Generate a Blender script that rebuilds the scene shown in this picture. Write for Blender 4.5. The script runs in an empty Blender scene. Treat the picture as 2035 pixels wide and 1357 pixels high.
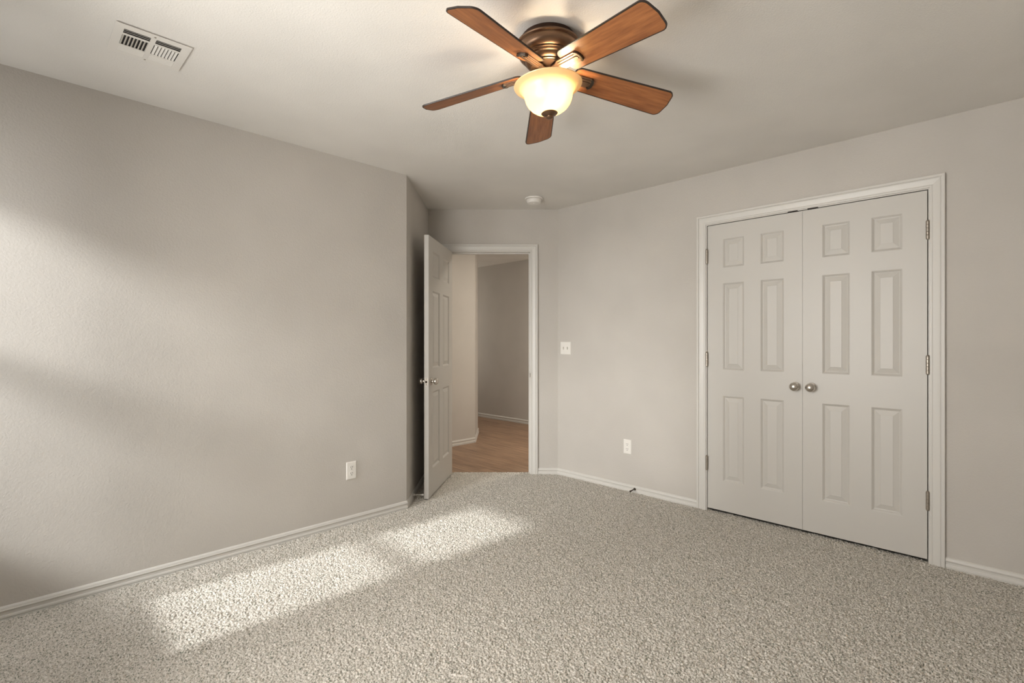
import bpy, bmesh, math, random
import numpy as np
from mathutils import Vector, Matrix

random.seed(7)
SC = bpy.context.scene
COL = SC.collection

# ---------------------------------------------------------------- camera, light, exposure
F_PX = 999.3                      # focal length in pixels of the 2035 px wide frame
YAW = 0.783619                    # the view runs almost along the room's diagonal
S, C_ = math.sin(YAW), math.cos(YAW)
ALPHA = math.atan2(-C_, S)        # turn that takes local x to the view's right, local y to its depth
CAM_H = 1.223

cam_d = bpy.data.cameras.new('camera')
cam_d.sensor_width = 36.0
cam_d.lens = F_PX / 2035 * 36.0
cam_d.clip_start = 0.05
cam = bpy.data.objects.new('camera', cam_d)
COL.objects.link(cam)
cam.location = (0, 0, CAM_H)
cam.rotation_euler = (math.pi / 2, 0, ALPHA)
SC.camera = cam

SC.view_settings.view_transform = 'Standard'
SC.view_settings.look = 'None'
SC.view_settings.gamma = 1.0
SC.view_settings.exposure = 0.41
SC.view_settings.use_curve_mapping = False

world = bpy.data.worlds.new('daylight')
SC.world = world
world.use_nodes = True
bg = world.node_tree.nodes['Background']
bg.inputs[0].default_value = (0.92, 0.96, 1.0, 1)
bg.inputs[1].default_value = 1.0

WX = -0.52                        # inner face of the window wall
# window openings in that wall: (y0, y1, z0, z1)
WIN1 = (2.33, 2.985, 0.65, 2.10)
FILL_WIN = (0.35, 1.95, 0.65, 2.10)  # added opening, out of view, that hosts a fill lamp


def lamp(kind, name, loc, energy, color, direction=None, **kw):
    d = bpy.data.lights.new(name, kind)
    d.energy = energy
    d.color = color
    for k, v in kw.items():
        setattr(d, k, v)
    o = bpy.data.objects.new(name, d)
    COL.objects.link(o)
    o.location = loc
    if direction is not None:
        o.rotation_euler = Vector(direction).to_track_quat('-Z', 'Y').to_euler()
    return o


lamp('SUN', 'sun', (-6, 2.6, 5), 2.9, (1.0, 0.99, 0.985), (1.0, -0.045, -0.672), angle=math.radians(2.6))
lamp('AREA', 'bright_sky_beyond_window', (-5.1, 0.85, 3.95), 600.0, (1.0, 0.985, 0.98), (4.6, 1.8, -2.55), shape='RECTANGLE', size=3.8, size_y=0.95)
lamp('SUN', 'low_sky_fill', (-6, 3.0, 2), 4.6, (1.0, 0.98, 0.955), (1.0, -0.03, -0.18), angle=math.radians(26.0))  # added broad fill to lift the far corner and alcove
lamp('AREA', 'sky_through_near_window', (WX - 0.25, (WIN1[0] + WIN1[1]) / 2, 1.38), 10.0, (1.0, 0.99, 0.985), (1, 0.05, -0.5),
     shape='RECTANGLE', size=0.62, size_y=1.4)
lamp('AREA', 'room_fill', (WX + 0.03, (FILL_WIN[0] + FILL_WIN[1]) / 2, 1.38), 52.0, (1.0, 0.978, 0.94), (1, -0.16, 0.05),
     shape='RECTANGLE', size=1.56, size_y=1.4, spread=math.radians(146))  # added fill lamp in front of the blind, evens out the room
lamp('AREA', 'hall_side_fill', (4.5, 2.2, 1.45), 18.0, (1.0, 0.93, 0.83), (0.9, 1, 0), shape='RECTANGLE', size=1.1, size_y=1.6)  # added lamp in the hidden side of the hall, brightens its walls


lamp('AREA', 'hall_end_fill', (4.85, 7.05, 1.45), 4.5, (1.0, 0.93, 0.83), (0.3, -1, 0), shape='RECTANGLE', size=0.5, size_y=1.5)  # added lamp round the corner, lifts the far hall wall
lamp('AREA', 'hall_ceiling_light', (0.75 * S + 5.4 * C_, -0.75 * C_ + 5.4 * S, 2.42), 17.0, (1.0, 0.92, 0.80), (0, 0, -1), shape='DISK', size=0.32)


# ---------------------------------------------------------------- materials
def new_mat(name):
    m = bpy.data.materials.new(name)
    m.use_nodes = True
    nt = m.node_tree
    return m, nt, nt.nodes['Principled BSDF']


def N(nt, kind, **kw):
    n = nt.nodes.new(kind)
    for k, v in kw.items():
        if hasattr(n, k):
            setattr(n, k, v)
        else:
            n.inputs[k.replace('_', ' ')].default_value = v
    return n


def plain(name, color, rough=0.5, metal=0.0, spec=0.5):
    m, nt, b = new_mat(name)
    b.inputs['Base Color'].default_value = (*color, 1)
    b.inputs['Roughness'].default_value = rough
    b.inputs['Metallic'].default_value = metal
    b.inputs['Specular IOR Level'].default_value = spec
    return m


def textured_paint(name, color, scale=95.0, strength=0.25, dist=0.004, rough=0.75, blot=0.03):
    """roller or sprayed orange-peel paint: two sizes of bumps and a very slight unevenness of colour"""
    m, nt, b = new_mat(name)
    L = nt.links
    pos = N(nt, 'ShaderNodeNewGeometry')
    n1 = N(nt, 'ShaderNodeTexNoise', Scale=scale, Detail=3.0, Roughness=0.6)
    n2 = N(nt, 'ShaderNodeTexNoise', Scale=2.2, Detail=2.0)
    L.new(pos.outputs['Position'], n1.inputs['Vector'])
    L.new(pos.outputs['Position'], n2.inputs['Vector'])
    ramp = N(nt, 'ShaderNodeValToRGB')
    ramp.color_ramp.elements[0].color = tuple(c * (1 - blot) for c in color) + (1,)
    ramp.color_ramp.elements[1].color = tuple(min(1, c * (1 + blot)) for c in color) + (1,)
    ramp.color_ramp.elements[0].position = 0.35
    ramp.color_ramp.elements[1].position = 0.65
    L.new(n2.outputs['Fac'], ramp.inputs['Fac'])
    L.new(ramp.outputs['Color'], b.inputs['Base Color'])
    bump = N(nt, 'ShaderNodeBump', Strength=strength, Distance=dist)
    L.new(n1.outputs['Fac'], bump.inputs['Height'])
    L.new(bump.outputs['Normal'], b.inputs['Normal'])
    b.inputs['Roughness'].default_value = rough
    b.inputs['Specular IOR Level'].default_value = 0.25
    return m


M = {}
M['wall'] = textured_paint('greige_wall_paint', (0.545, 0.512, 0.470), 110, 0.42, 0.004)
M['ceiling'] = textured_paint('ceiling_paint', (0.74, 0.712, 0.668), 150, 0.45, 0.003)
M['trim'] = plain('semi_gloss_white_trim', (0.64, 0.617, 0.577), 0.38)
M['door'] = plain('white_door_paint', (0.57, 0.545, 0.505), 0.42)
M['plastic'] = plain('white_plastic', (0.80, 0.77, 0.72), 0.35)
M['slot'] = plain('dark_slot', (0.05, 0.045, 0.04), 0.7)
M['nickel'] = plain('brushed_nickel', (0.62, 0.58, 0.53), 0.27, 1.0)
M['bronze_dark'] = plain('dark_metal', (0.10, 0.085, 0.07), 0.4, 1.0)
M['hinge'] = plain('satin_hinge_metal', (0.40, 0.36, 0.31), 0.4, 1.0)
M['bronze'] = plain('aged_bronze', (0.19, 0.115, 0.072), 0.36, 0.85)
M['plate_dark'] = plain('dark_plate_metal', (0.045, 0.022, 0.013), 0.5, 0.6)
M['blade_edge'] = plain('dark_blade_edge', (0.022, 0.013, 0.009), 0.45)
M['vent'] = plain('white_vent_metal', (0.72, 0.69, 0.64), 0.45)
M['dark_backing'] = plain('flat_black', (0.025, 0.02, 0.017), 0.9)
M['rubber'] = plain('off_white_rubber', (0.75, 0.72, 0.66), 0.6)
M['closet'] = plain('unlit_closet_wall', (0.4, 0.37, 0.33), 0.8)


def carpet_mat():
    m, nt, b = new_mat('fleck_and_gap_shade_pile')
    L = nt.links
    pos = N(nt, 'ShaderNodeNewGeometry')
    v = N(nt, 'ShaderNodeTexNoise', Scale=165.0, Detail=2.5, Roughness=0.6)
    n = N(nt, 'ShaderNodeTexNoise', Scale=420.0, Detail=2.0)
    big = N(nt, 'ShaderNodeTexNoise', Scale=3.0, Detail=2.0)
    for t in (v, n, big):
        L.new(pos.outputs['Position'], t.inputs['Vector'])
    ramp = N(nt, 'ShaderNodeValToRGB')
    e = ramp.color_ramp.elements
    e[0].position, e[0].color = 0.36, (0.19, 0.22, 0.175, 1)  # dark end imitates shade in the tuft gaps, besides yarn flecks
    e[1].position, e[1].color = 0.68, (0.88, 0.84, 0.78, 1)
    e2 = e.new(0.43); e2.color = (0.56, 0.51, 0.445, 1)
    e3 = e.new(0.53); e3.color = (0.68, 0.635, 0.57, 1)
    L.new(v.outputs['Fac'], ramp.inputs['Fac'])
    bump = N(nt, 'ShaderNodeBump', Strength=0.7, Distance=0.004)
    L.new(n.outputs['Fac'], bump.inputs['Height'])
    L.new(bump.outputs['Normal'], b.inputs['Normal'])
    L.new(ramp.outputs['Color'], b.inputs['Base Color'])
    b.inputs['Roughness'].default_value = 0.95
    b.inputs['Specular IOR Level'].default_value = 0.05
    return m


def plank_mat():
    m, nt, b = new_mat('wood_look_planks')
    L = nt.links
    pos = N(nt, 'ShaderNodeNewGeometry')
    sw = N(nt, 'ShaderNodeMapping')
    sw.inputs['Rotation'].default_value = (0, 0, math.pi / 2)
    L.new(pos.outputs['Position'], sw.inputs['Vector'])
    br = N(nt, 'ShaderNodeTexBrick', Scale=1.0)
    br.inputs['Brick Width'].default_value = 1.2
    br.inputs['Row Height'].default_value = 0.15
    br.inputs['Mortar Size'].default_value = 0.0012
    br.inputs['Mortar'].default_value = (0.45, 0.30, 0.20, 1)
    br.inputs['Color1'].default_value = (0.36, 0.235, 0.155, 1)
    br.inputs['Color2'].default_value = (0.28, 0.175, 0.11, 1)
    L.new(sw.outputs['Vector'], br.inputs['Vector'])
    st = N(nt, 'ShaderNodeMapping')
    st.inputs['Scale'].default_value = (38.0, 2.2, 1.0)
    L.new(pos.outputs['Position'], st.inputs['Vector'])
    ns = N(nt, 'ShaderNodeTexNoise', Scale=1.0, Detail=5.0, Roughness=0.65)
    L.new(st.outputs['Vector'], ns.inputs['Vector'])
    ramp = N(nt, 'ShaderNodeValToRGB')
    ramp.color_ramp.elements[0].position, ramp.color_ramp.elements[0].color = 0.3, (0.50, 0.47, 0.45, 1)
    ramp.color_ramp.elements[1].position, ramp.color_ramp.elements[1].color = 0.7, (1.45, 1.43, 1.40, 1)
    L.new(ns.outputs['Fac'], ramp.inputs['Fac'])
    mx = N(nt, 'ShaderNodeMix', data_type='RGBA', blend_type='MULTIPLY')
    mx.inputs[0].default_value = 1.0
    L.new(br.outputs['Color'], mx.inputs[6])
    L.new(ramp.outputs['Color'], mx.inputs[7])
    L.new(mx.outputs[2], b.inputs['Base Color'])
    b.inputs['Roughness'].default_value = 0.38
    return m


def blade_mat():
    m, nt, b = new_mat('stained_blade_wood')
    L = nt.links
    tc = N(nt, 'ShaderNodeTexCoord')
    mp = N(nt, 'ShaderNodeMapping')
    mp.inputs['Scale'].default_value = (4.0, 46.0, 10.0)
    L.new(tc.outputs['Object'], mp.inputs['Vector'])
    ns = N(nt, 'ShaderNodeTexNoise', Scale=1.4, Detail=5.0, Roughness=0.6)
    L.new(mp.outputs['Vector'], ns.inputs['Vector'])
    ramp = N(nt, 'ShaderNodeValToRGB')
    e = ramp.color_ramp.elements
    e[0].position, e[0].color = 0.28, (0.175, 0.058, 0.019, 1)
    e[1].position, e[1].color = 0.75, (0.40, 0.155, 0.052, 1)
    L.new(ns.outputs['Fac'], ramp.inputs['Fac'])
    L.new(ramp.outputs['Color'], b.inputs['Base Color'])
    b.inputs['Roughness'].default_value = 0.42
    return m


def bowl_mat():
    m, nt, b = new_mat('frosted_amber_glass')
    L = nt.links
    out = nt.nodes['Material Output']
    nt.nodes.remove(b)
    tr = N(nt, 'ShaderNodeBsdfTranslucent')
    tr.inputs['Color'].default_value = (1.0, 0.86, 0.60, 1)
    df = N(nt, 'ShaderNodeBsdfDiffuse')
    df.inputs['Color'].default_value = (0.92, 0.78, 0.50, 1)
    gl = N(nt, 'ShaderNodeBsdfGlossy', Roughness=0.3)
    m1 = N(nt, 'ShaderNodeMixShader')
    m1.inputs[0].default_value = 0.45
    L.new(tr.outputs[0], m1.inputs[1])
    L.new(df.outputs[0], m1.inputs[2])
    m2 = N(nt, 'ShaderNodeMixShader')
    m2.inputs[0].default_value = 0.05
    L.new(m1.outputs[0], m2.inputs[1])
    L.new(gl.outputs[0], m2.inputs[2])
    L.new(m2.outputs[0], out.inputs['Surface'])
    return m


def pane_mat():
    m, nt, b = new_mat('clear_window_pane')
    out = nt.nodes['Material Output']
    nt.nodes.remove(b)
    t = N(nt, 'ShaderNodeBsdfTransparent')
    t.inputs['Color'].default_value = (0.96, 0.97, 0.97, 1)
    g = N(nt, 'ShaderNodeBsdfGlossy', Roughness=0.02)
    mx = N(nt, 'ShaderNodeMixShader')
    mx.inputs[0].default_value = 0.05
    nt.links.new(t.outputs[0], mx.inputs[1])
    nt.links.new(g.outputs[0], mx.inputs[2])
    nt.links.new(mx.outputs[0], out.inputs['Surface'])
    return m


M['carpet'] = carpet_mat()
M['planks'] = plank_mat()
M['blade'] = blade_mat()
M['bowl'] = bowl_mat()
M['pane'] = pane_mat()
M['blind'] = plain('sun_block_blind_white', (0.75, 0.72, 0.66), 0.8)


# ---------------------------------------------------------------- mesh helpers
class MB:
    """collects vertices and faces of one mesh"""

    def __init__(self):
        self.v, self.f, self.mi = [], [], []

    def add(self, verts, faces, mi=0):
        b = len(self.v)
        self.v += [tuple(p) for p in verts]
        self.f += [tuple(b + i for i in f) for f in faces]
        self.mi += [mi] * len(faces)
        return self

    def box(self, x0, x1, y0, y1, z0, z1, mi=0):
        v = [(x, y, z) for x in (x0, x1) for y in (y0, y1) for z in (z0, z1)]
        f = [(0, 1, 3, 2), (4, 6, 7, 5), (0, 4, 5, 1), (2, 3, 7, 6), (0, 2, 6, 4), (1, 5, 7, 3)]
        return self.add(v, f, mi)

    def prism(self, poly, z0, z1, mi=0):
        n = len(poly)
        v = [(p[0], p[1], z0) for p in poly] + [(p[0], p[1], z1) for p in poly]
        f = [tuple(range(n))[::-1], tuple(range(n, 2 * n))]
        f += [(i, (i + 1) % n, n + (i + 1) % n, n + i) for i in range(n)]
        return self.add(v, f, mi)

    def lathe(self, prof, seg=40, axis='z', origin=(0, 0, 0), sign=1, mi=0, closed=False):
        """prof: (radius, height) from one end to the other; radius 0 closes an end"""
        v, idx = [], []
        for r, h in prof:
            if r < 1e-6:
                idx.append([len(v)] * seg)
                v.append((0, 0, h))
            else:
                idx.append(list(range(len(v), len(v) + seg)))
                v += [(r * math.cos(2 * math.pi * k / seg), r * math.sin(2 * math.pi * k / seg), h) for k in range(seg)]
        f = []
        rows = len(prof)
        for i in range(rows - 1 + (1 if closed else 0)):
            a, b = idx[i], idx[(i + 1) % rows]
            for k in range(seg):
                q = [a[k], a[(k + 1) % seg], b[(k + 1) % seg], b[k]]
                q = list(dict.fromkeys(q))
                if len(q) > 2:
                    f.append(tuple(q))
        out = []
        for x, y, z in v:
            z *= sign
            p = {'z': (x, y, z), 'x': (z, x, y), 'y': (x, z, y)}[axis]
            out.append((p[0] + origin[0], p[1] + origin[1], p[2] + origin[2]))
        return self.add(out, f, mi)

    def tube(self, pts, r, seg=10, mi=0):
        pts = [Vector(p) for p in pts]
        rings = []
        for i, p in enumerate(pts):
            d = (pts[min(i + 1, len(pts) - 1)] - pts[max(i - 1, 0)]).normalized()
            u = d.orthogonal().normalized() if i == 0 else (u - d * u.dot(d)).normalized()
            w = d.cross(u)
            rings.append([p + r * (u * math.cos(2 * math.pi * k / seg) + w * math.sin(2 * math.pi * k / seg)) for k in range(seg)])
        v = [q for ring in rings for q in ring]
        f = [(i * seg + k, i * seg + (k + 1) % seg, (i + 1) * seg + (k + 1) % seg, (i + 1) * seg + k)
             for i in range(len(pts) - 1) for k in range(seg)]
        f += [tuple(range(seg))[::-1], tuple(range((len(pts) - 1) * seg, len(pts) * seg))]
        return self.add(v, f, mi)

    def build(self, name, mats, parent=None, smooth=False, T=None, loc=None, rot=None, bevel=0.0, fix=True):
        me = bpy.data.meshes.new(name)
        vs = self.v if T is None else [tuple(T @ Vector(p)) for p in self.v]
        me.from_pydata(vs, [], self.f)
        for m in (mats if isinstance(mats, (list, tuple)) else [mats]):
            me.materials.append(m)
        me.polygons.foreach_set('material_index', self.mi)
        if fix:
            bm = bmesh.new()
            bm.from_mesh(me)
            bmesh.ops.recalc_face_normals(bm, faces=bm.faces)
            bm.to_mesh(me)
            bm.free()
        o = bpy.data.objects.new(name, me)
        COL.objects.link(o)
        if parent is not None:
            o.parent = parent
        if loc is not None:
            o.location = loc
        if rot is not None:
            o.rotation_euler = rot
        if smooth:
            me.polygons.foreach_set('use_smooth', [True] * len(me.polygons))
            me.set_sharp_from_angle(angle=math.radians(35))
        if bevel:
            bv = o.modifiers.new('edge', 'BEVEL')
            bv.width = bevel
            bv.segments = 2
            bv.limit_method = 'ANGLE'
        return o


def tag(o, label=None, cat=None, group=None, kind=None):
    for k, v in (('label', label), ('category', cat), ('group', group), ('kind', kind)):
        if v:
            o[k] = v
    return o


def thing(name, label, cat, loc, rot=(0, 0, 0), group=None):
    o = bpy.data.objects.new(name, None)
    o.empty_display_size = 0.05
    COL.objects.link(o)
    o.location = loc
    o.rotation_euler = rot
    return tag(o, label, cat, group)


def structure(o, label, cat):
    return tag(o, label, cat, None, 'structure')


def view(xc, yc, z=0.0):
    """a point given by its sideways and forward distance along the 45 degree door corner"""
    return (xc * S + yc * C_, -xc * C_ + yc * S, z)


TV = Matrix.Rotation(ALPHA, 4, 'Z')   # local x/y of the door corner into the room

# ---------------------------------------------------------------- the room
H = 2.44
LY = 3.143        # left wall
RX = 3.580        # closet wall
BY = -0.62        # wall behind the camera
TH = 0.12
c1 = view(-0.7725, 3.679)
c2 = view(-0.7725, 4.633)
c3 = view(0.4215, 4.633)
D0 = 4.633        # face of the wall with the entry door
ENTRY = (-0.590, 0.166, 2.046)      # clear opening between the jambs: x0, x1, top

MB().box(-0.75, 6.2, -0.8, 7.4, -0.14, -0.02).build('floor', M['closet'])
structure(bpy.data.objects['floor'], 'floor slab under the beige carpet', 'floor')
structure(MB().box(-0.75, 6.2, -0.8, 7.4, H, H + 0.12).build('ceiling', M['ceiling']),
          'flat off white textured ceiling carrying the fan', 'ceiling')

structure(MB().prism([(WX - TH, LY), (c1[0], LY), (c1[0] - 0.05, LY + TH), (WX - TH, LY + TH)], -0.1, H).build('wall_left', M['wall']),
          'long greige wall on the left catching soft window light', 'wall')
nl = (-S, C_)
structure(MB().prism([c1[:2], c2[:2], (c2[0] + nl[0] * TH + C_ * TH, c2[1] + nl[1] * TH + S * TH), (c1[0] + nl[0] * TH, c1[1] + nl[1] * TH)],
                     -0.1, H).build('wall_alcove', M['wall']),
          'short greige return wall hidden behind the open entry door', 'wall')
w = MB()
x0, x1, zt = ENTRY
jt = 0.018
w.box(-0.7725, x0 - jt, D0, D0 + 0.115, -0.1, H)
w.box(x1 + jt, 0.4215 + 0.10, D0, D0 + 0.115, -0.1, H)
w.box(x0 - jt, x1 + jt, D0, D0 + 0.115, zt + jt, H)
structure(w.build('wall_door', M['wall'], T=TV), 'narrow angled greige wall around the entry doorway', 'wall')

CL = (0.3305, 1.5715, 2.0615)       # closet clear opening: y0, y1, top
w = MB()
w.box(RX, RX + TH, BY - TH, CL[0] - jt, -0.1, H)
w.box(RX, RX + TH, CL[1] + jt, c3[1] + 0.0, -0.1, H)
w.box(RX, RX + TH, CL[0] - jt, CL[1] + jt, CL[2] + jt, H)
structure(w.build('wall_right', M['wall']), 'greige wall holding the double closet doors', 'wall')
w = MB()
w.box(RX + 0.70, RX + 0.74, 0.0, 1.9, -0.1, H).box(RX + TH, RX + 0.70, -0.04, 0.0, -0.1, H).box(RX + TH, RX + 0.70, 1.9, 1.94, -0.1, H)
structure(w.build('wall_closet', M['closet']), 'inside of the closet behind its closed doors', 'wall')

w = MB()
ys = sorted([BY - TH, LY + TH, WIN1[0], WIN1[1], FILL_WIN[0], FILL_WIN[1]])
for a, b in zip(ys, ys[1:]):
    win = next((q for q in (WIN1, FILL_WIN) if abs(q[0] - a) < 1e-6), None)
    if win:
        w.box(WX - TH, WX, a, b, -0.1, win[2]).box(WX - TH, WX, a, b, win[3], H)
    else:
        w.box(WX - TH, WX, a, b, -0.1, H)
structure(w.build('wall_window', M['wall']), 'greige wall with one window and one added opening behind the camera', 'wall')
structure(MB().box(WX - TH, RX + TH, BY - TH, BY, -0.1, H).build('wall_back', M['wall']), 'plain greige wall behind the camera', 'wall')

# the hall beyond the door
hallA, hallB = (3.2, 4.65), (4.02, 4.645)
hallC = (4.49, 5.125)
structure(MB().prism([hallA, hallB, (hallB[0] - 0.05, hallB[1] + TH), (hallA[0], hallA[1] + TH)], -0.1, H).build('wall_hall_near', M['wall']),
          'pale greige hall wall seen just past the open door', 'wall')
structure(MB().prism([hallB, hallC, (hallC[0] - TH, hallC[1] + 0.03), (hallB[0] - 0.05, hallB[1] + TH)], -0.1, H).build('wall_hall_corner', M['wall']),
          'narrow angled hall wall at the corner', 'wall')
structure(MB().box(hallC[0] - TH, hallC[0], hallC[1], 7.2, -0.1, H).build('wall_hall_side', M['wall']), 'hall wall running away from the corner', 'wall')
structure(MB().box(5.45, 5.45 + TH, 2.0, 7.2, -0.1, H).build('wall_hall_far', M['wall']), 'dim greige wall at the far side of the hall', 'wall')
structure(MB().box(hallC[0] - TH, 5.57, 7.2, 7.3, -0.1, H).build('wall_hall_end', M['wall']), 'far end wall of the hall', 'wall')
structure(MB().box(3.7, 5.57, 2.0, 2.1, -0.1, H).build('wall_hall_right', M['wall']), 'hall wall behind the closet side', 'wall')
structure(MB().box(2.7, 3.2, 4.65, 4.77, -0.1, H).build('wall_hall_left', M['wall']), 'hall wall hidden behind the entry door', 'wall')
structure(MB().box(2.58, 2.70, 3.9, 4.77, -0.1, H).build('wall_hall_stub', M['wall']), 'hidden end of the hall on the left', 'wall')
fl = MB().prism([(p[0], p[1]) for p in (view(-0.9, 4.69), view(3.4, 4.69), view(3.4, 9.6), view(-2.6, 9.6), view(-2.2, 4.9))], -0.03, -0.004)
structure(fl.build('floor_hall', M['planks']), 'brown wood look plank floor of the hall beyond the doorway', 'floor')

# ---------------------------------------------------------------- skirting
BASE_PROF = [(0.0, 0.0), (0.0135, 0.0), (0.0135, 0.0085), (0.0090, 0.0092), (0.0090, 0.0125), (0.0122, 0.0133), (0.0112, 0.021), (0.0085, 0.026),
             (0.0088, 0.036), (0.0122, 0.043), (0.0128, 0.0455), (0.0105, 0.0475), (0.0085, 0.0555), (0.0050, 0.0605), (0.0, 0.0625)]  # (out, up)


def baseboard(name, pts, side, label, zb=-0.002):
    """a run of skirting along 2-D points of the wall face; side: +1 if the room lies to the left of the run"""
    mb = MB()
    pts = [Vector(p) for p in pts]
    n = len(pts)
    offs = []
    for i in range(n):
        ds = []
        if i > 0:
            ds.append((pts[i] - pts[i - 1]).normalized())
        if i < n - 1:
            ds.append((pts[i + 1] - pts[i]).normalized())
        ns = [Vector((-d.y, d.x)) * side for d in ds]
        m = sum(ns, Vector((0, 0)))
        m = m / m.length
        offs.append(m / m.dot(ns[0]))
    k = len(BASE_PROF)
    v = [(p.x + o.x * q[0], p.y + o.y * q[0], zb + q[1]) for p, o in zip(pts, offs) for q in BASE_PROF]
    f = [(i * k + j, i * k + (j + 1) % k, (i + 1) * k + (j + 1) % k, (i + 1) * k + j) for i in range(n - 1) for j in range(k)]
    f += [tuple(range(k)), tuple(range((n - 1) * k, n * k))]
    return structure(mb.add(v, f).build(name, M['trim']), label, 'baseboard')


CAS_W = 0.066
# one mitred run round the outer corner of the left wall
bl = baseboard('baseboard_left', [(WX, LY), c1[:2], c2[:2]], -1, 'white baseboard along the left wall and round its corner behind the door')
baseboard('baseboard_door', [view(x1 + CAS_W + 0.006, D0)[:2], c3[:2], (RX, CL[1] + CAS_W + 0.006)], -1,
          'white baseboard between the doorway and the closet')
baseboard('baseboard_right', [(RX, CL[0] - CAS_W - 0.006), (RX, BY)], -1, 'white baseboard beyond the closet at the right edge')
baseboard('baseboard_hall_near', [hallA, hallB, hallC, (hallC[0], 7.2)], -1, 'white baseboard round the hall corner', -0.004)
baseboard('baseboard_hall_far', [(5.45, 7.2), (5.45, 2.1)], -1, 'white baseboard on the far hall wall', -0.004)
baseboard('baseboard_back', [(RX, BY), (WX, BY)], -1, 'white baseboard behind the camera')
baseboard('baseboard_window', [(WX, BY), (WX, LY)], -1, 'white baseboard under the window and the added one')

# ---------------------------------------------------------------- door casings and jambs
CAS_PROF = [(0.0, 0.0), (0.0, 0.0075), (0.003, 0.0095), (0.009, 0.0100), (0.0125, 0.0085), (0.016, 0.0082), (0.034, 0.0122), (0.043, 0.0148),
            (0.0465, 0.0142), (0.0475, 0.0118), (0.0500, 0.0118), (0.0508, 0.0165), (0.0530, 0.0180), (0.0625, 0.0180), (0.0655, 0.0160), (0.066, 0.0)]


def casing(mb, a0, a1, top, place, rev=0.006):
    """three mitred sides round an opening a0..a1 wide; place(a, out, z) gives a point"""
    rows = []
    for u, t in CAS_PROF:
        u += rev
        rows.append([place(a0 - u, t, -0.015), place(a0 - u, t, top + u), place(a1 + u, t, top + u), place(a1 + u, t, -0.015)])
    n = len(rows)
    v = [p for r in rows for p in r]
    f = []
    for j in range(n):
        j2 = (j + 1) % n
        for i in range(3):
            f.append((j * 4 + i, j * 4 + i + 1, j2 * 4 + i + 1, j2 * 4 + i))
    f += [tuple(j * 4 for j in range(n)), tuple(j * 4 + 3 for j in range(n))]
    mb.add(v, f)


# entry doorway, built in the corner's own axes
mb = MB()
casing(mb, x0, x1, zt, lambda a, t, z: (a, D0 - t, z))
casing(mb, x0, x1, zt, lambda a, t, z: (a, D0 + 0.115 + t, z))
mb.box(x0 - jt, x0, D0 - 0.001, D0 + 0.116, -0.015, zt).box(x1, x1 + jt, D0 - 0.001, D0 + 0.116, -0.015, zt)
mb.box(x0 - jt, x1 + jt, D0 - 0.001, D0 + 0.116, zt, zt + jt)
mb.box(x0, x0 + 0.011, D0 + 0.040, D0 + 0.075, -0.012, zt - 0.011).box(x1 - 0.011, x1, D0 + 0.040, D0 + 0.075, -0.012, zt - 0.011)
mb.box(x0, x1, D0 + 0.040, D0 + 0.075, zt - 0.011, zt)
trim1 = structure(mb.build('trim_1', M['trim'], T=TV), 'white moulded casing and jamb round the entry doorway', 'door frame')
sp = MB().box(x1 - 0.0015, x1 + 0.001, D0 + 0.006, D0 + 0.032, 0.885, 0.945).box(x1 - 0.0022, x1, D0 + 0.013, D0 + 0.025, 0.90, 0.928, 1).box(x1 - 0.003, x1 + 0.0045, D0 - 0.0125, D0 + 0.006, 0.897, 0.931)
tag(sp.build('strike_plate', [M['hinge'], M['slot']], trim1, T=TV), 'small metal strike plate')

# closet
mb = MB()
casing(mb, CL[0], CL[1], CL[2], lambda a, t, z: (RX - t, a, z))
mb.box(RX - 0.001, RX + TH, CL[0] - jt, CL[0], -0.015, CL[2]).box(RX - 0.001, RX + TH, CL[1], CL[1] + jt, -0.015, CL[2])
mb.box(RX - 0.001, RX + TH, CL[0] - jt, CL[1] + jt, CL[2], CL[2] + jt)
trim2 = structure(mb.build('trim_2', M['trim']), 'white moulded casing round the double closet doors', 'door frame')
for yc in (1.008, 0.894):
    tag(MB().box(RX - 0.0012, RX + 0.03, yc - 0.029, yc + 0.029, CL[2] - 0.0052, CL[2] + 0.004).build('catch_plate', M['dark_backing'], trim2),
        'dark catch plate over the closet doors')


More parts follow.
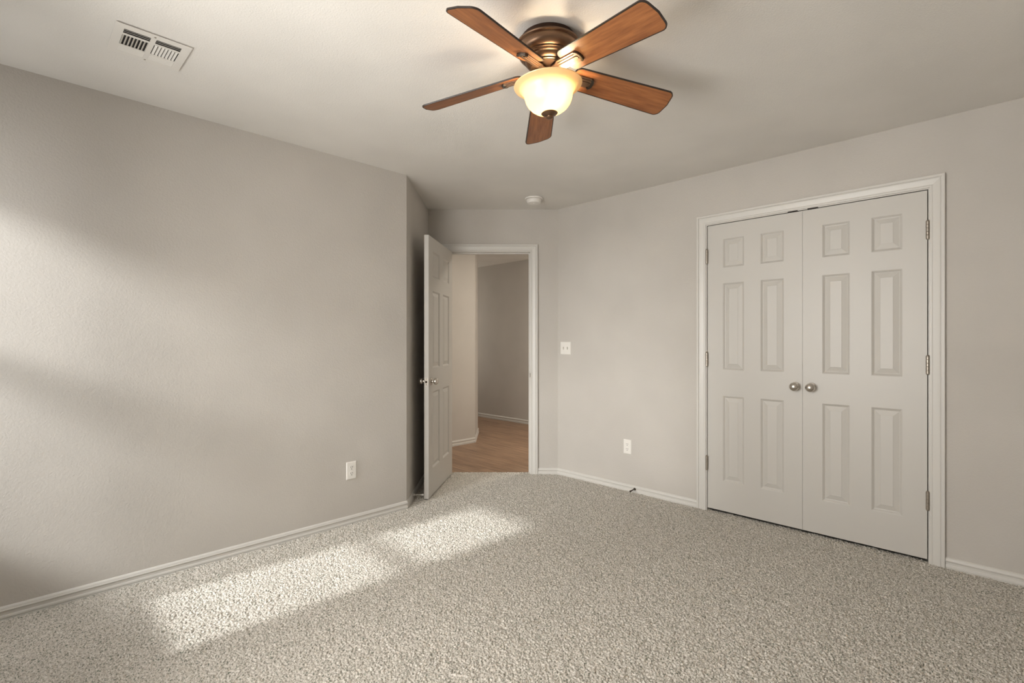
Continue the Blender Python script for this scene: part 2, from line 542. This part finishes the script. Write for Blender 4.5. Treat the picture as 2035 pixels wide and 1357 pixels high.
# ---------------------------------------------------------------- six-panel doors
def panel_door(W, Hd, T, stile, mull, rows):
    """a slab with six raised panels on both faces, local x 0..W, y 0 (front)..T, z 0..Hd"""
    pw = (W - 2 * stile - mull) / 2
    xs = [0, stile, stile + pw, W - stile - pw, W - stile, W]
    zs = [0] + [z for r in rows for z in r] + [Hd]
    mb = MB()
    rings = [(0.0, 0.0), (0.0035, 0.0016), (0.0125, 0.0098), (0.0160, 0.0106), (0.0420, 0.0030), (0.0435, 0.0018)]
    for side in (0, 1):
        yy = (lambda d: d) if side == 0 else (lambda d: T - d)
        for i in range(5):
            for j in range(len(zs) - 1):
                a0, a1, b0, b1 = xs[i], xs[i + 1], zs[j], zs[j + 1]
                if i in (1, 3) and j % 2 == 1:
                    v = []
                    for ins, dep in rings:
                        v += [(a0 + ins, yy(dep), b0 + ins), (a1 - ins, yy(dep), b0 + ins), (a1 - ins, yy(dep), b1 - ins), (a0 + ins, yy(dep), b1 - ins)]
                    f = []
                    for r in range(len(rings) - 1):
                        for k in range(4):
                            f.append((r * 4 + k, r * 4 + (k + 1) % 4, r * 4 + 4 + (k + 1) % 4, r * 4 + 4 + k))
                    n = (len(rings) - 1) * 4
                    f.append((n, n + 1, n + 2, n + 3))
                    mb.add(v, f)
                else:
                    mb.add([(a0, yy(0), b0), (a1, yy(0), b0), (a1, yy(0), b1), (a0, yy(0), b1)], [(0, 1, 2, 3)])
    for (p, q) in (((0, 0), (W, 0)), ((W, 0), (W, Hd)), ((W, Hd), (0, Hd)), ((0, Hd), (0, 0))):
        mb.add([(p[0], 0, p[1]), (q[0], 0, q[1]), (q[0], T, q[1]), (p[0], T, p[1])], [(0, 1, 2, 3)])
    return mb


def finish_door(mb, name, **kw):
    o = mb.build(name, M['door'], fix=False, **kw)
    bm = bmesh.new()
    bm.from_mesh(o.data)
    bmesh.ops.remove_doubles(bm, verts=bm.verts, dist=1e-5)
    bmesh.ops.recalc_face_normals(bm, faces=bm.faces)
    bm.to_mesh(o.data)
    bm.free()
    return o


ROWS = [(0.210, 0.816), (1.000, 1.614), (1.723, 1.928)]


def hinge(parent, x, y, zc, r=0.0088, h=0.096):
    mb = MB()
    mb.lathe([(0, -h / 2 - 0.007), (r * 0.6, -h / 2 - 0.006), (r * 0.9, -h / 2 - 0.001), (r * 0.9, -h / 2), (r, -h / 2)] +
             sum([[(r, -h / 2 + h / 5 * k + 0.001), (r, -h / 2 + h / 5 * (k + 1) - 0.0012), (r * 0.84, -h / 2 + h / 5 * (k + 1) - 0.0006)] for k in range(5)], []) +
             [(r, h / 2), (r * 0.9, h / 2 + 0.001), (r * 0.6, h / 2 + 0.006), (0, h / 2 + 0.007)], 16, origin=(x, y, zc))
    return tag(mb.build('hinge', M['hinge'], parent, smooth=True), 'satin metal hinge knuckle')


def knob(parent, x, y, z, out=-1, ball=0.028, reach=0.058):
    """door knob standing out along local y (out = -1: towards -y)"""
    prof = [(0, 0), (0.0285, 0.0), (0.0300, 0.003), (0.0275, 0.0075), (0.0180, 0.0105), (0.0125, 0.0125), (0.0115, 0.020), (0.0125, 0.0255)]
    cz = reach - ball * 0.78
    for k in range(1, 13):
        a = math.pi * (0.18 + 0.82 * k / 12)
        prof.append((max(0.0, ball * math.sin(a)), cz - ball * 0.80 * math.cos(a)))
    prof[-1] = (0, prof[-1][1])
    mb = MB().lathe(prof, 32, 'y', (x, y, z), out)
    return tag(mb.build('door_knob', M['nickel'], parent, smooth=True), 'round satin nickel knob')


# closet doors: local x runs along the wall, front faces the room
DT = 0.035
for nm, ya, yb, hy, ky, lab in (('door_2', 0.9522, 1.5668, 1.570, 0.9915, 'left leaf of the white six panel closet double door'),
                                ('door_3', 0.3355, 0.9508, 0.332, 0.9000, 'right leaf of the white six panel closet double door')):
    W = yb - ya
    d = finish_door(panel_door(W, 2.034, DT, 0.1085, 0.1065, ROWS), nm, loc=(RX + 0.0015, yb, 0.0225), rot=(0, 0, -math.pi / 2))
    structure(d, lab, 'closet door')
    for zc in (1.837, 1.094, 0.347):
        hinge(d, yb - hy, -0.0095, zc - 0.0225)
    knob(d, yb - ky, 0.0, 0.9335 - 0.0225)

# entry door, swung wide open against its stop
EW, ET = 0.762, 0.035
piv = view(-0.585, D0 - 0.006)
swing = math.atan2(-(0.762 - 0.0), -0.092)   # direction of the leaf in the corner's axes
# leaf direction in view axes
ld = Vector((-0.091, -0.757)).normalized()
ang = math.atan2(ld.y, ld.x) + ALPHA
ed = finish_door(panel_door(EW, 2.032, ET, 0.112, 0.104, ROWS), 'door_1', loc=(piv[0], piv[1], 0.012), rot=(0, 0, ang))
structure(ed, 'white six panel entry door standing wide open into the room', 'door')
for zc in (1.82, 1.03, 0.26):
    hinge(ed, -0.004, -0.006, zc, 0.0075, 0.09)
kz = 0.912 - 0.012
knob(ed, EW - 0.062, 0.0, kz, -1, 0.026, 0.060)
knob(ed, EW - 0.062, ET, kz, 1, 0.026, 0.060)
lp = MB().box(EW - 0.001, EW + 0.0015, 0.006, 0.029, kz - 0.029, kz + 0.029)
lpo = tag(lp.build('latch_plate', M['hinge'], ed), 'metal latch plate on the door edge')
MB().prism([(EW + 0.001, 0.0115), (EW + 0.0115, 0.0115), (EW + 0.004, 0.0235), (EW + 0.001, 0.0235)], kz - 0.009, kz + 0.009).build('latch_bolt', M['bronze_dark'], lpo)
for dz in (-0.021, 0.021):
    MB().lathe([(0, 0.0), (0.004, 0.0), (0.003, 0.0012), (0, 0.0014)], 12, 'x', (EW + 0.0012, 0.0175, kz + dz)).build('latch_screw', M['bronze_dark'], lpo)


# ---------------------------------------------------------------- windows (behind the camera, the blinded one added for its fill light)
def window(name, q, blind, label):
    ya, yb, za, zb = q
    mb = MB()
    xo = WX - 0.105
    fw = 0.022
    mb.box(xo, xo + 0.06, ya, ya + fw, za, zb).box(xo, xo + 0.06, yb - fw, yb, za, zb)
    mb.box(xo, xo + 0.06, ya, yb, za, za + fw).box(xo, xo + 0.06, ya, yb, zb - fw, zb)
    mb.box(WX - 0.045, WX + 0.02, ya - 0.03, yb + 0.03, za - 0.018, za)
    o = structure(mb.build(name, M['trim']), label, 'window')
    zm = za + (zb - za) * 0.545
    for lo, hi, dx in ((za + fw, zm + 0.035, 0.030), (zm - 0.035, zb - fw, 0.008)):
        s = MB()
        sw = 0.028
        s.box(xo + dx, xo + dx + 0.02, ya + fw, ya + fw + sw, lo, hi).box(xo + dx, xo + dx + 0.02, yb - fw - sw, yb - fw, lo, hi)
        s.box(xo + dx, xo + dx + 0.02, ya + fw, yb - fw, lo, lo + sw + 0.006).box(xo + dx, xo + dx + 0.02, ya + fw, yb - fw, hi - sw - 0.006, hi)
        so = s.build('sash', M['trim'], o)
        MB().box(xo + dx + 0.008, xo + dx + 0.012, ya + fw + sw, yb - fw - sw, lo + sw, hi - sw).build('pane', M['pane'], so)
    if blind:
        MB().box(WX - 0.03, WX - 0.02, ya + 0.004, yb - 0.004, za + 0.002, zb - 0.002).build('sun_block_blind', M['blind'], o)  # blind added to keep the sun out of the added opening
    return o


window('window_1', WIN1, False, 'narrow double hung window that lets the sun onto the carpet')
window('added_window', FILL_WIN, True, 'added unseen window with a blind that blocks the sun behind a fill lamp')


# ---------------------------------------------------------------- carpet
def carpet():
    rng = np.random.default_rng(3)
    st = 0.0034
    X = np.arange(WX - 0.01, 3.62, st)
    Y = np.arange(BY - 0.01, 3.95, st)
    gx, gy = np.meshgrid(X, Y, indexing='ij')

    def smooth(a, k):
        for _ in range(k):
            a = (a + np.roll(a, 1, 0) + np.roll(a, -1, 0)) / 3
            a = (a + np.roll(a, 1, 1) + np.roll(a, -1, 1)) / 3
        return a / a.std()
    # tufts: one dome round each point of a jittered lattice, every dome a little taller or shorter
    tp = 0.0074
    nx, nyy = int((X[-1] - X[0]) / tp) + 6, int((Y[-1] - Y[0]) / tp) + 6
    tx = (np.arange(nx)[:, None] - 2 + rng.uniform(-0.46, 0.46, (nx, nyy))) * tp + X[0]
    ty = (np.arange(nyy)[None, :] - 2 + rng.uniform(-0.46, 0.46, (nx, nyy))) * tp + Y[0]
    tz = rng.normal(0, 0.0012, (nx, nyy))
    ci = ((gx - X[0]) / tp + 2.5).astype(int)
    cj = ((gy - Y[0]) / tp + 2.5).astype(int)
    hh = np.full(gx.shape, -1.0)
    for di in (-1, 0, 1):
        for dj in (-1, 0, 1):
            a_, b_ = ci + di, cj + dj
            d2 = (gx - tx[a_, b_]) ** 2 + (gy - ty[a_, b_]) ** 2
            hh = np.maximum(hh, tz[a_, b_] + 0.0070 * (1 - d2 / 0.0050 ** 2))
    hh = np.maximum(hh, -0.0075) - 0.0035
    hh += 0.0009 * smooth(rng.standard_normal(gx.shape), 4) + 0.0004 * rng.standard_normal(gx.shape)
    # faint tracks left by a vacuum cleaner along the room
    for ya_, xa_, xb_, dep in ((1.47, 1.45, 2.12, .004), (1.785, 1.62, 2.0, .003), (1.98, 1.5, 1.72, .003), (1.22, 1.75, 2.5, .0025), (0.98, 1.9, 2.7, .0025), (1.66, 2.2, 2.9, .002), (0.70, 2.0, 3.0, .002)):
        yl = ya_ - 0.05 * (gx - xa_) + 0.004 * np.sin(gx * 21.0 + ya_ * 9)
        hh -= dep * np.exp(-((gy - yl) / 0.005) ** 2) * ((gx > xa_) & (gx < xb_))
    px = gx + rng.normal(0, 0.0006, gx.shape)
    py = gy + rng.normal(0, 0.0006, gx.shape)
    pz = 0.0015 + hh
    # which cells lie in the room and near enough to the view to need pile
    cx_, cy_ = gx[:-1, :-1] + st / 2, gy[:-1, :-1] + st / 2
    xc = cx_ * S - cy_ * C_
    yc = cx_ * C_ + cy_ * S
    inside = (cx_ > WX) & (cx_ < RX - 0.004) & (cy_ > BY) & ((cy_ < LY - 0.004) | ((xc > -0.7685) & (yc > 3.6)))
    door = (xc > x0 + 0.002) & (xc < x1 - 0.002) & (yc < 4.692) & (yc > 4.6)
    inside &= (yc < D0 - 0.004) | door
    inside |= door
    closet = (cx_ > RX - 0.01) & (cx_ < RX + 0.03) & (cy_ > CL[0]) & (cy_ < CL[1])
    inside |= closet
    fine = inside & (yc > 1.35) & (np.abs(xc) < 1.06 * yc + 0.15)
    ii, jj = np.nonzero(fine)
    ny = gx.shape[1]
    idx = (np.arange(gx.size)).reshape(gx.shape)
    quads = np.stack([idx[ii, jj], idx[ii + 1, jj], idx[ii + 1, jj + 1], idx[ii, jj + 1]], 1)
    used, inv = np.unique(quads, return_inverse=True)
    quads = inv.reshape(-1, 4)
    co = np.stack([px.ravel()[used], py.ravel()[used], pz.ravel()[used]], 1)
    nb = len(co)
    flat = np.array([(WX, BY, -0.008), (RX, BY, -0.008), (RX, 2.90, -0.008), (WX, 2.90, -0.008)])
    co = np.concatenate([co, flat])
    quads = np.concatenate([quads, [[nb, nb + 1, nb + 2, nb + 3]]])
    me = bpy.data.meshes.new('carpet')
    me.vertices.add(len(co))
    me.vertices.foreach_set('co', co.astype(np.float32).ravel())
    me.loops.add(quads.size)
    me.loops.foreach_set('vertex_index', quads.astype(np.int32).ravel())
    me.polygons.add(len(quads))
    me.polygons.foreach_set('loop_start', np.arange(0, quads.size, 4, dtype=np.int32))
    me.update(calc_edges=True)
    me.polygons.foreach_set('use_smooth', np.ones(len(quads), dtype=bool))
    me.materials.append(M['carpet'])
    o = bpy.data.objects.new('carpet', me)
    COL.objects.link(o)
    return tag(o, 'beige cut pile carpet, flecks and tuft gap shade in its colour, covering the bedroom floor', 'carpet', None, 'stuff')


carpet()

# ---------------------------------------------------------------- ceiling fan
FC = view(0.1447, 2.022)
fan = thing('ceiling_fan', 'bronze flush mount ceiling fan with five wood blades and a lit glass bowl', 'ceiling fan', (FC[0], FC[1], H))
# all heights below are relative to the ceiling
tag(MB().lathe([(0, 0.0), (0.106, 0.0), (0.109, -0.004), (0.109, -0.0285), (0, -0.0285)], 56).build('mounting_plate', M['plate_dark'], fan, smooth=True),  # plate much darker than the housing below
    'dark plate against the ceiling')
tag(MB().lathe(
    [(0.109, -0.026), (0.1225, -0.0265), (0.1280, -0.0282), (0.1298, -0.0320), (0.1285, -0.0360), (0.1245, -0.0382), (0.1215, -0.0405), (0.1225, -0.048), (0.1215, -0.060), (0.1165, -0.070), (0.1060, -0.078),
     (0.0995, -0.080)], 56).lathe(
    [(0.1005, -0.078), (0.1025, -0.081), (0.1025, -0.084), (0.0985, -0.0865), (0.0985, -0.089), (0.0965, -0.0915), (0.0915, -0.094), (0.0880, -0.102), (0.0800, -0.109),
     (0.0735, -0.111), (0.0745, -0.113), (0.0745, -0.116), (0.0710, -0.118), (0.0710, -0.1205), (0.0690, -0.1225), (0.0350, -0.124), (0, -0.124)], 56).build(
    'motor_housing', M['bronze'], fan, smooth=True), 'stepped bronze motor housing')
MB().lathe([(0.0, -0.120), (0.036, -0.120), (0.036, -0.138), (0.0345, -0.1395), (0.0345, -0.150), (0.041, -0.158), (0.043, -0.185), (0.040, -0.192), (0, -0.192)],
           32).build('switch_cup', M['bronze'], fan, smooth=True)

# the bowl hangs very slightly askew
TILT = Matrix.Translation((0, 0, -0.19)) @ Matrix.Rotation(ALPHA, 4, 'Z') @ Matrix.Rotation(math.radians(-3.2), 4, 'Y') @ Matrix.Translation((0, 0, 0.19))
# glass bowl: outer profile down, inner profile back up
outer = [(0.1350, -0.1870), (0.1370, -0.1885), (0.1358, -0.1912), (0.1285, -0.1942), (0.1185, -0.1985), (0.1095, -0.2042), (0.1030, -0.2118), (0.0992, -0.2212), (0.0966, -0.2330),
         (0.0930, -0.2480), (0.0860, -0.2635), (0.0745, -0.2772), (0.0600, -0.2882), (0.0430, -0.2955), (0.0250, -0.2990), (0.0080, -0.3000)]
inner = [(0.0080, -0.2965), (0.0250, -0.2955), (0.0418, -0.2922), (0.0578, -0.2853), (0.0718, -0.2748), (0.0828, -0.2617), (0.0896, -0.2470), (0.0931, -0.2320), (0.0957, -0.2200),
         (0.0998, -0.2095), (0.1070, -0.2014), (0.1165, -0.1955), (0.1270, -0.1911)]
bowl = tag(MB().lathe(outer + inner, 64, closed=True).build('glass_bowl', M['bowl'], fan, smooth=True, T=TILT), 'glowing frosted amber glass bowl')
tag(MB().lathe([(0, -0.2975), (0.022, -0.2975), (0.0310, -0.2985), (0.0335, -0.3010), (0.0290, -0.3050), (0.0180, -0.3100), (0.0125, -0.3125), (0.0120, -0.3140), (0.0145, -0.3150),
               (0.0150, -0.3170), (0.0120, -0.3205), (0.0060, -0.3230), (0, -0.3235)], 28).build('finial', M['bronze'], bowl, smooth=True, T=TILT), 'bronze finial under the bowl')
MB().tube([(0, 0, -0.19), (0, 0, -0.298)], 0.004, 10).build('lamp_rod', M['bronze'], fan)


def blade_outline(r0, r1, w0, w1, n=7):
    """right half going out, round the tip, back along the other side"""
    pts = []

    def arc(cx, cy, r, a0, a1):
        for k in range(n + 1):
            a = a0 + (a1 - a0) * k / n
            pts.append((cx + r * math.cos(a), cy + r * math.sin(a)))
    ra, rb = 0.026, 0.028
    arc(r0 + ra, -w0 / 2 + ra, ra, -math.pi, -math.pi / 2)
    arc(r1 - rb - 0.006, -w1 / 2 + rb, rb, -math.pi / 2, -0.16)
    pts.append((r1, 0.0))
    arc(r1 - rb - 0.006, w1 / 2 - rb, rb, 0.16, math.pi / 2)
    arc(r0 + ra, w0 / 2 - ra, ra, math.pi / 2, math.pi)
    return pts


PITCH = math.radians(17)
DROOP = 0.107
BZ = -0.128
blade_me = None
ol = blade_outline(0.106, 0.557, 0.112, 0.137)
n_ol = len(ol)


def inset(poly, d):
    out = []
    n = len(poly)
    for i in range(n):
        p, a, b = Vector(poly[i]), Vector(poly[i - 1]), Vector(poly[(i + 1) % n])
        t = (b - a).normalized()
        out.append(p + Vector((-t.y, t.x)) * d)
    return [(q.x, q.y) for q in out]


il = inset(ol, 0.0042)
th = 0.0055
bmB = MB()
v = [(p[0], p[1], -th / 2) for p in il] + [(p[0], p[1], -th / 2) for p in ol] + [(p[0], p[1], th / 2) for p in ol] + [(p[0], p[1], th / 2) for p in il]
n = n_ol
bmB.add(v, [tuple(range(n))], 0)
bmB.f.append(tuple(range(3 * n, 4 * n)))
bmB.mi.append(0)
for r in range(3):
    for i in range(n):
        bmB.f.append((r * n + i, r * n + (i + 1) % n, (r + 1) * n + (i + 1) % n, (r + 1) * n + i))
        bmB.mi.append(1)

# blade iron: a fluted strap under the blade that climbs to the motor
br = MB()


def strap(w, z_lo, z_hi, xa, xb):
    br.box(xa, xb, -w / 2, w / 2, z_lo, z_hi)


for wd, za_, zb_, xe in ((0.050, -0.0075, -0.0028, 0.184), (0.034, -0.0105, -0.0075, 0.180), (0.016, -0.0135, -0.0105, 0.175)):
    k = 8
    tip = [(xe + 0.012 * math.cos(a), wd / 2 * math.sin(a)) for a in [math.pi / 2 - math.pi * i / k for i in range(k + 1)]]
    br.prism([(0.080, wd / 2)] + tip + [(0.080, -wd / 2)], za_, zb_)
k = 8
band = [(0.184 + 0.015 * math.cos(a), 0.0265 * math.sin(a)) for a in [math.pi / 2 - math.pi * i / k for i in range(k + 1)]]
band2 = [(0.178 + 0.010 * math.cos(a), 0.0195 * math.sin(a)) for a in [-math.pi / 2 + math.pi * i / k for i in range(k + 1)]]
br.prism(band + band2, -0.0125, -0.0028, 1)
# arm running in to the hub
br.prism([(0.034, 0.014), (0.060, 0.016), (0.082, 0.025), (0.082, -0.025), (0.060, -0.016), (0.034, -0.014)], -0.0075, -0.0005)

b0 = i0 = None
for ang_deg, droop in ((91.2, 0.016), (17.0, 0.004), (304.6, 0.004), (235.4, -0.022), (160.9, 0.02)):
    a = math.radians(ang_deg) + ALPHA
    rot = (Matrix.Rotation(a, 4, 'Z') @ Matrix.Rotation(DROOP + droop, 4, 'Y') @ Matrix.Rotation(-PITCH, 4, 'X')).to_euler()
    if b0 is None:
        b0 = b = bmB.build('blade', [M['blade'], M['blade_edge']], fan)
        i0 = iron = br.build('blade_iron', [M['bronze'], M['bronze_dark']], b0, bevel=0.001)
        tag(i0, 'fluted bronze blade iron')
        tag(b0, 'stained wood blade with a dark edge')
    else:
        b = b0.copy()
        COL.objects.link(b)
        b.parent = fan
        iron = i0.copy()
        COL.objects.link(iron)
        iron.parent = b
    b.location = (0, 0, BZ)
    b.rotation_euler = rot

for k, (dx, dy) in enumerate(((0.052, 0.02), (-0.03, -0.045))):
    l = lamp('POINT', 'bowl_lamp', (dx, dy, -0.245), 1.9, (1.0, 0.86, 0.66), shadow_soft_size=0.022)
    l.parent = fan

# ---------------------------------------------------------------- ceiling vent
V0 = (0.2895, 2.4025)
vent = thing('ceiling_vent', 'white louvred air vent in the ceiling over the left wall', 'vent', (V0[0], V0[1], H))
VW, VL = 0.2515, 0.2515
xs_ = [0, 0.030, 0.1165, 0.134, 0.2205, VW]
ys_ = [0, 0.034, 0.072, 0.083, 0.169, 0.182, 0.224, VL]
mb = MB()
for i in range(5):
    for j in range(7):
        if i in (1, 3) and j in (1, 3, 5):
            continue
        mb.box(xs_[i], xs_[i + 1], ys_[j], ys_[j + 1], -0.0065, -0.0045)
mb.box(0.01, VW - 0.01, 0.010, 0.012, -0.0044, -0.0003).box(0.01, VW - 0.01, VL - 0.003, VL - 0.001, -0.0044, -0.0003).box(0.004, 0.006, 0.0125, VL - 0.0035, -0.0044, -0.0003).box(VW - 0.006, VW - 0.004, 0.0125, VL - 0.0035, -0.0044, -0.0003)
mb.build('frame', M['vent'], vent)
MB().box(0.012, VW - 0.012, 0.012, VL - 0.012, -0.0012, -0.0002).build('dark_backing', M['dark_backing'], vent)  # dark sheet standing in for the shaded depth behind the louvres


def slat(xa, xb, ya, yb, tilt, along):
    """a thin tilted louvre inside a slot"""
    cx_, cy_ = (xa + xb) / 2, (ya + yb) / 2
    ln = (xb - xa) if along == 'x' else (yb - ya)
    wd = (yb - ya) if along == 'x' else (xb - xa)
    m_ = MB().box(-ln / 2, ln / 2, -wd / 2, wd / 2, -0.0005, 0.0005)
    R = Matrix.Rotation(tilt, 4, 'X')
    if along == 'y':
        R = Matrix.Rotation(math.pi / 2, 4, 'Z') @ R
    return m_.build('slat', M['vent'], vent, T=Matrix.Translation((cx_, cy_, -0.0050)) @ R)


for i in (1, 3):
    for k in range(3):       # strip nearest the camera: gaps stay dark
        yy = ys_[1] + 0.006 + k * 0.0130
        slat(xs_[i], xs_[i + 1], yy, yy + 0.0075, math.radians(32), 'x')
    for k in range(8 if i == 1 else 7):       # middle fins
        xx = xs_[i] + (0.0010 if i == 1 else 0.0034) + k * 0.0117
        slat(xx, xx + (0.0064 if i == 1 else 0.0092), ys_[3], ys_[4], math.radians(-34 if i == 1 else 30), 'y')
    for k in range(3):       # strip facing away
        yy = ys_[5] + 0.0005 + k * 0.0138
        slat(xs_[i], xs_[i + 1], yy, yy + 0.0135, math.radians(-24), 'x')
for px, py in ((0.1265, 0.018), (0.1265, 0.238)):
    MB().lathe([(0, -0.0085), (0.0035, -0.0078), (0.0042, -0.0064), (0, -0.0063)], 12, origin=(px, py, 0)).build('screw', M['hinge'], vent)

# ---------------------------------------------------------------- smoke detector
sd = view(0.186, 4.265)
smoke = thing('smoke_detector', 'round white smoke detector on the ceiling before the doorway', 'smoke detector', (sd[0], sd[1], H), (0, 0, ALPHA))
MB().lathe([(0, 0), (0.070, 0.0), (0.0755, -0.002), (0.0765, -0.008), (0.0745, -0.0125), (0.062, -0.0145), (0, -0.0145)], 48).build('base_ring', M['plastic'], smoke, smooth=True)
MB().lathe([(0.058, -0.0135), (0.0625, -0.0185), (0.0630, -0.030), (0.0605, -0.039), (0.0540, -0.046), (0.0300, -0.050), (0.0285, -0.0515), (0, -0.0520)],
           48).build('sensor_cover', M['plastic'], smoke, smooth=True)
MB().lathe([(0, -0.050), (0.009, -0.050), (0.009, -0.0545), (0.007, -0.0555), (0, -0.0557)], 20, origin=(0.0, -0.012, 0)).build('test_button', M['plastic'], smoke, smooth=True)


# ---------------------------------------------------------------- outlets and switch (local x along the wall, y out of it, z up)
def plate(mb, w, h, t=0.0058, b=0.0045):
    v = [(-w / 2, 0, -h / 2), (w / 2, 0, -h / 2), (w / 2, 0, h / 2), (-w / 2, 0, h / 2),
         (-w / 2, 0.0018, -h / 2), (w / 2, 0.0018, -h / 2), (w / 2, 0.0018, h / 2), (-w / 2, 0.0018, h / 2),
         (-w / 2 + b, t, -h / 2 + b), (w / 2 - b, t, -h / 2 + b), (w / 2 - b, t, h / 2 - b), (-w / 2 + b, t, h / 2 - b)]
    f = [(0, 3, 2, 1)] + [(i, (i + 1) % 4, 4 + (i + 1) % 4, 4 + i) for i in range(4)] + \
        [(4 + i, 4 + (i + 1) % 4, 8 + (i + 1) % 4, 8 + i) for i in range(4)] + [(8, 9, 10, 11)]
    return mb.add(v, f)


def screw(parent, x, z, y=0.0056):
    MB().lathe([(0.0034, 0), (0.0034, 0.0006), (0.0022, 0.0013), (0, 0.0014)], 12, 'y', (x, y, z)).build('screw', M['plastic'], parent)


def outlet(label, loc, rz):
    t = thing('wall_outlet', label, 'wall outlet', loc, (0, 0, rz), 'duplex outlets low on the walls')
    plate(MB(), 0.072, 0.117).build('cover_plate', M['plastic'], t)
    for zc in (0.0197, -0.0197):
        r = 0.0172
        pts = []
        for k in range(28):
            a = 2 * math.pi * k / 28
            pts.append((r * math.cos(a), max(-0.0142, min(0.0142, r * math.sin(a)))))
        mb = MB()
        nn = len(pts)
        mb.add([(p[0], 0.005, zc + p[1]) for p in pts] + [(p[0] * 0.97, 0.0072, zc + p[1] * 0.97) for p in pts],
               [tuple(range(nn, 2 * nn))] + [(i, (i + 1) % nn, nn + (i + 1) % nn, nn + i) for i in range(nn)])
        rc = mb.build('receptacle', M['plastic'], t)
        for dx, hh in ((-0.0063, 0.0046), (0.0063, 0.0039)):
            MB().box(dx - 0.0015, dx + 0.0015, 0.0062, 0.00745, zc + 0.0035 - hh, zc + 0.0035 + hh).build('slot', M['slot'], rc)
        MB().lathe([(0.0030, 0), (0.0030, 0.0013), (0, 0.0013)], 12, 'y', (0, 0.0062, zc - 0.0088)).build('slot', M['slot'], rc)
    screw(t, 0, 0)
    return t


outlet('white duplex outlet low on the left wall near its corner', (1.627, LY, 0.3595), math.pi)
outlet('white duplex outlet low on the right wall between doorway and closet', (RX, 2.233, 0.3635), math.pi / 2)

sw = thing('light_switch', 'white double toggle light switch beside the angled doorway wall', 'light switch', (RX, 2.878, 1.1625), (0, 0, math.pi / 2))
plate(MB(), 0.117, 0.116).build('cover_plate', M['plastic'], sw)
for dx, up in ((0.023, -1), (-0.023, 1)):
    tg = MB().box(dx - 0.0048, dx + 0.0048, 0.0052, 0.0066, -0.0118, 0.0118).build('toggle_slot', M['hinge'], sw)
    v = [(dx - 0.0036, 0.0050, -0.0055), (dx + 0.0036, 0.0050, -0.0055), (dx + 0.0036, 0.0050, 0.0055), (dx - 0.0036, 0.0050, 0.0055),
         (dx - 0.0032, 0.0170, up * 0.008 - 0.0032), (dx + 0.0032, 0.0170, up * 0.008 - 0.0032), (dx + 0.0032, 0.0170, up * 0.008 + 0.0032), (dx - 0.0032, 0.0170, up * 0.008 + 0.0032)]
    MB().add(v, [(0, 3, 2, 1), (4, 5, 6, 7)] + [(i, (i + 1) % 4, 4 + (i + 1) % 4, 4 + i) for i in range(4)]).build('toggle', M['plastic'], sw, bevel=0.0008)
    for dz in (-0.030, 0.030):
        screw(sw, dx, dz)


# ---------------------------------------------------------------- spring door stops (local x points away from the baseboard)
def door_stop(label, loc, rz, length, tip_r, mats, droop=0.0):
    t = thing('door_stop', label, 'door stop', loc, (0, 0, rz), 'spring door stops on the baseboards')
    MB().lathe([(0, -0.002), (0.0105, -0.002), (0.0110, 0.002), (0.0085, 0.006), (0.0050, 0.009), (0, 0.009)], 20, 'x').build('mount', mats[0], t, smooth=True)
    turns, seg = 22, 10
    pts = []
    for k in range(turns * seg + 1):
        u = k / (turns * seg)
        a = 2 * math.pi * turns * u
        pts.append((0.006 + u * (length - 0.018), 0.0042 * math.cos(a), 0.0042 * math.sin(a) - droop * u * u))
    MB().tube(pts, 0.00105, 5).build('spring', mats[0], t, smooth=True)
    MB().lathe([(0, length - 0.016), (0.0062, length - 0.016), (tip_r, length - 0.011), (tip_r, length - 0.002), (tip_r * 0.8, length), (0, length)], 20, 'x',
               (0, 0, -droop)).build('rubber_tip', mats[1], t, smooth=True)
    return t


p = view(-0.7725 + 0.011, 3.897)
door_stop('pale spring door stop behind the open entry door', (p[0], p[1], 0.036), ALPHA, 0.078, 0.0075, (M['rubber'], M['rubber']))
door_stop('dark spring door stop on the baseboard under the right outlet', (RX - 0.011, 2.160, 0.034), math.pi, 0.072, 0.0068, (M['bronze_dark'], M['bronze_dark']), 0.004)
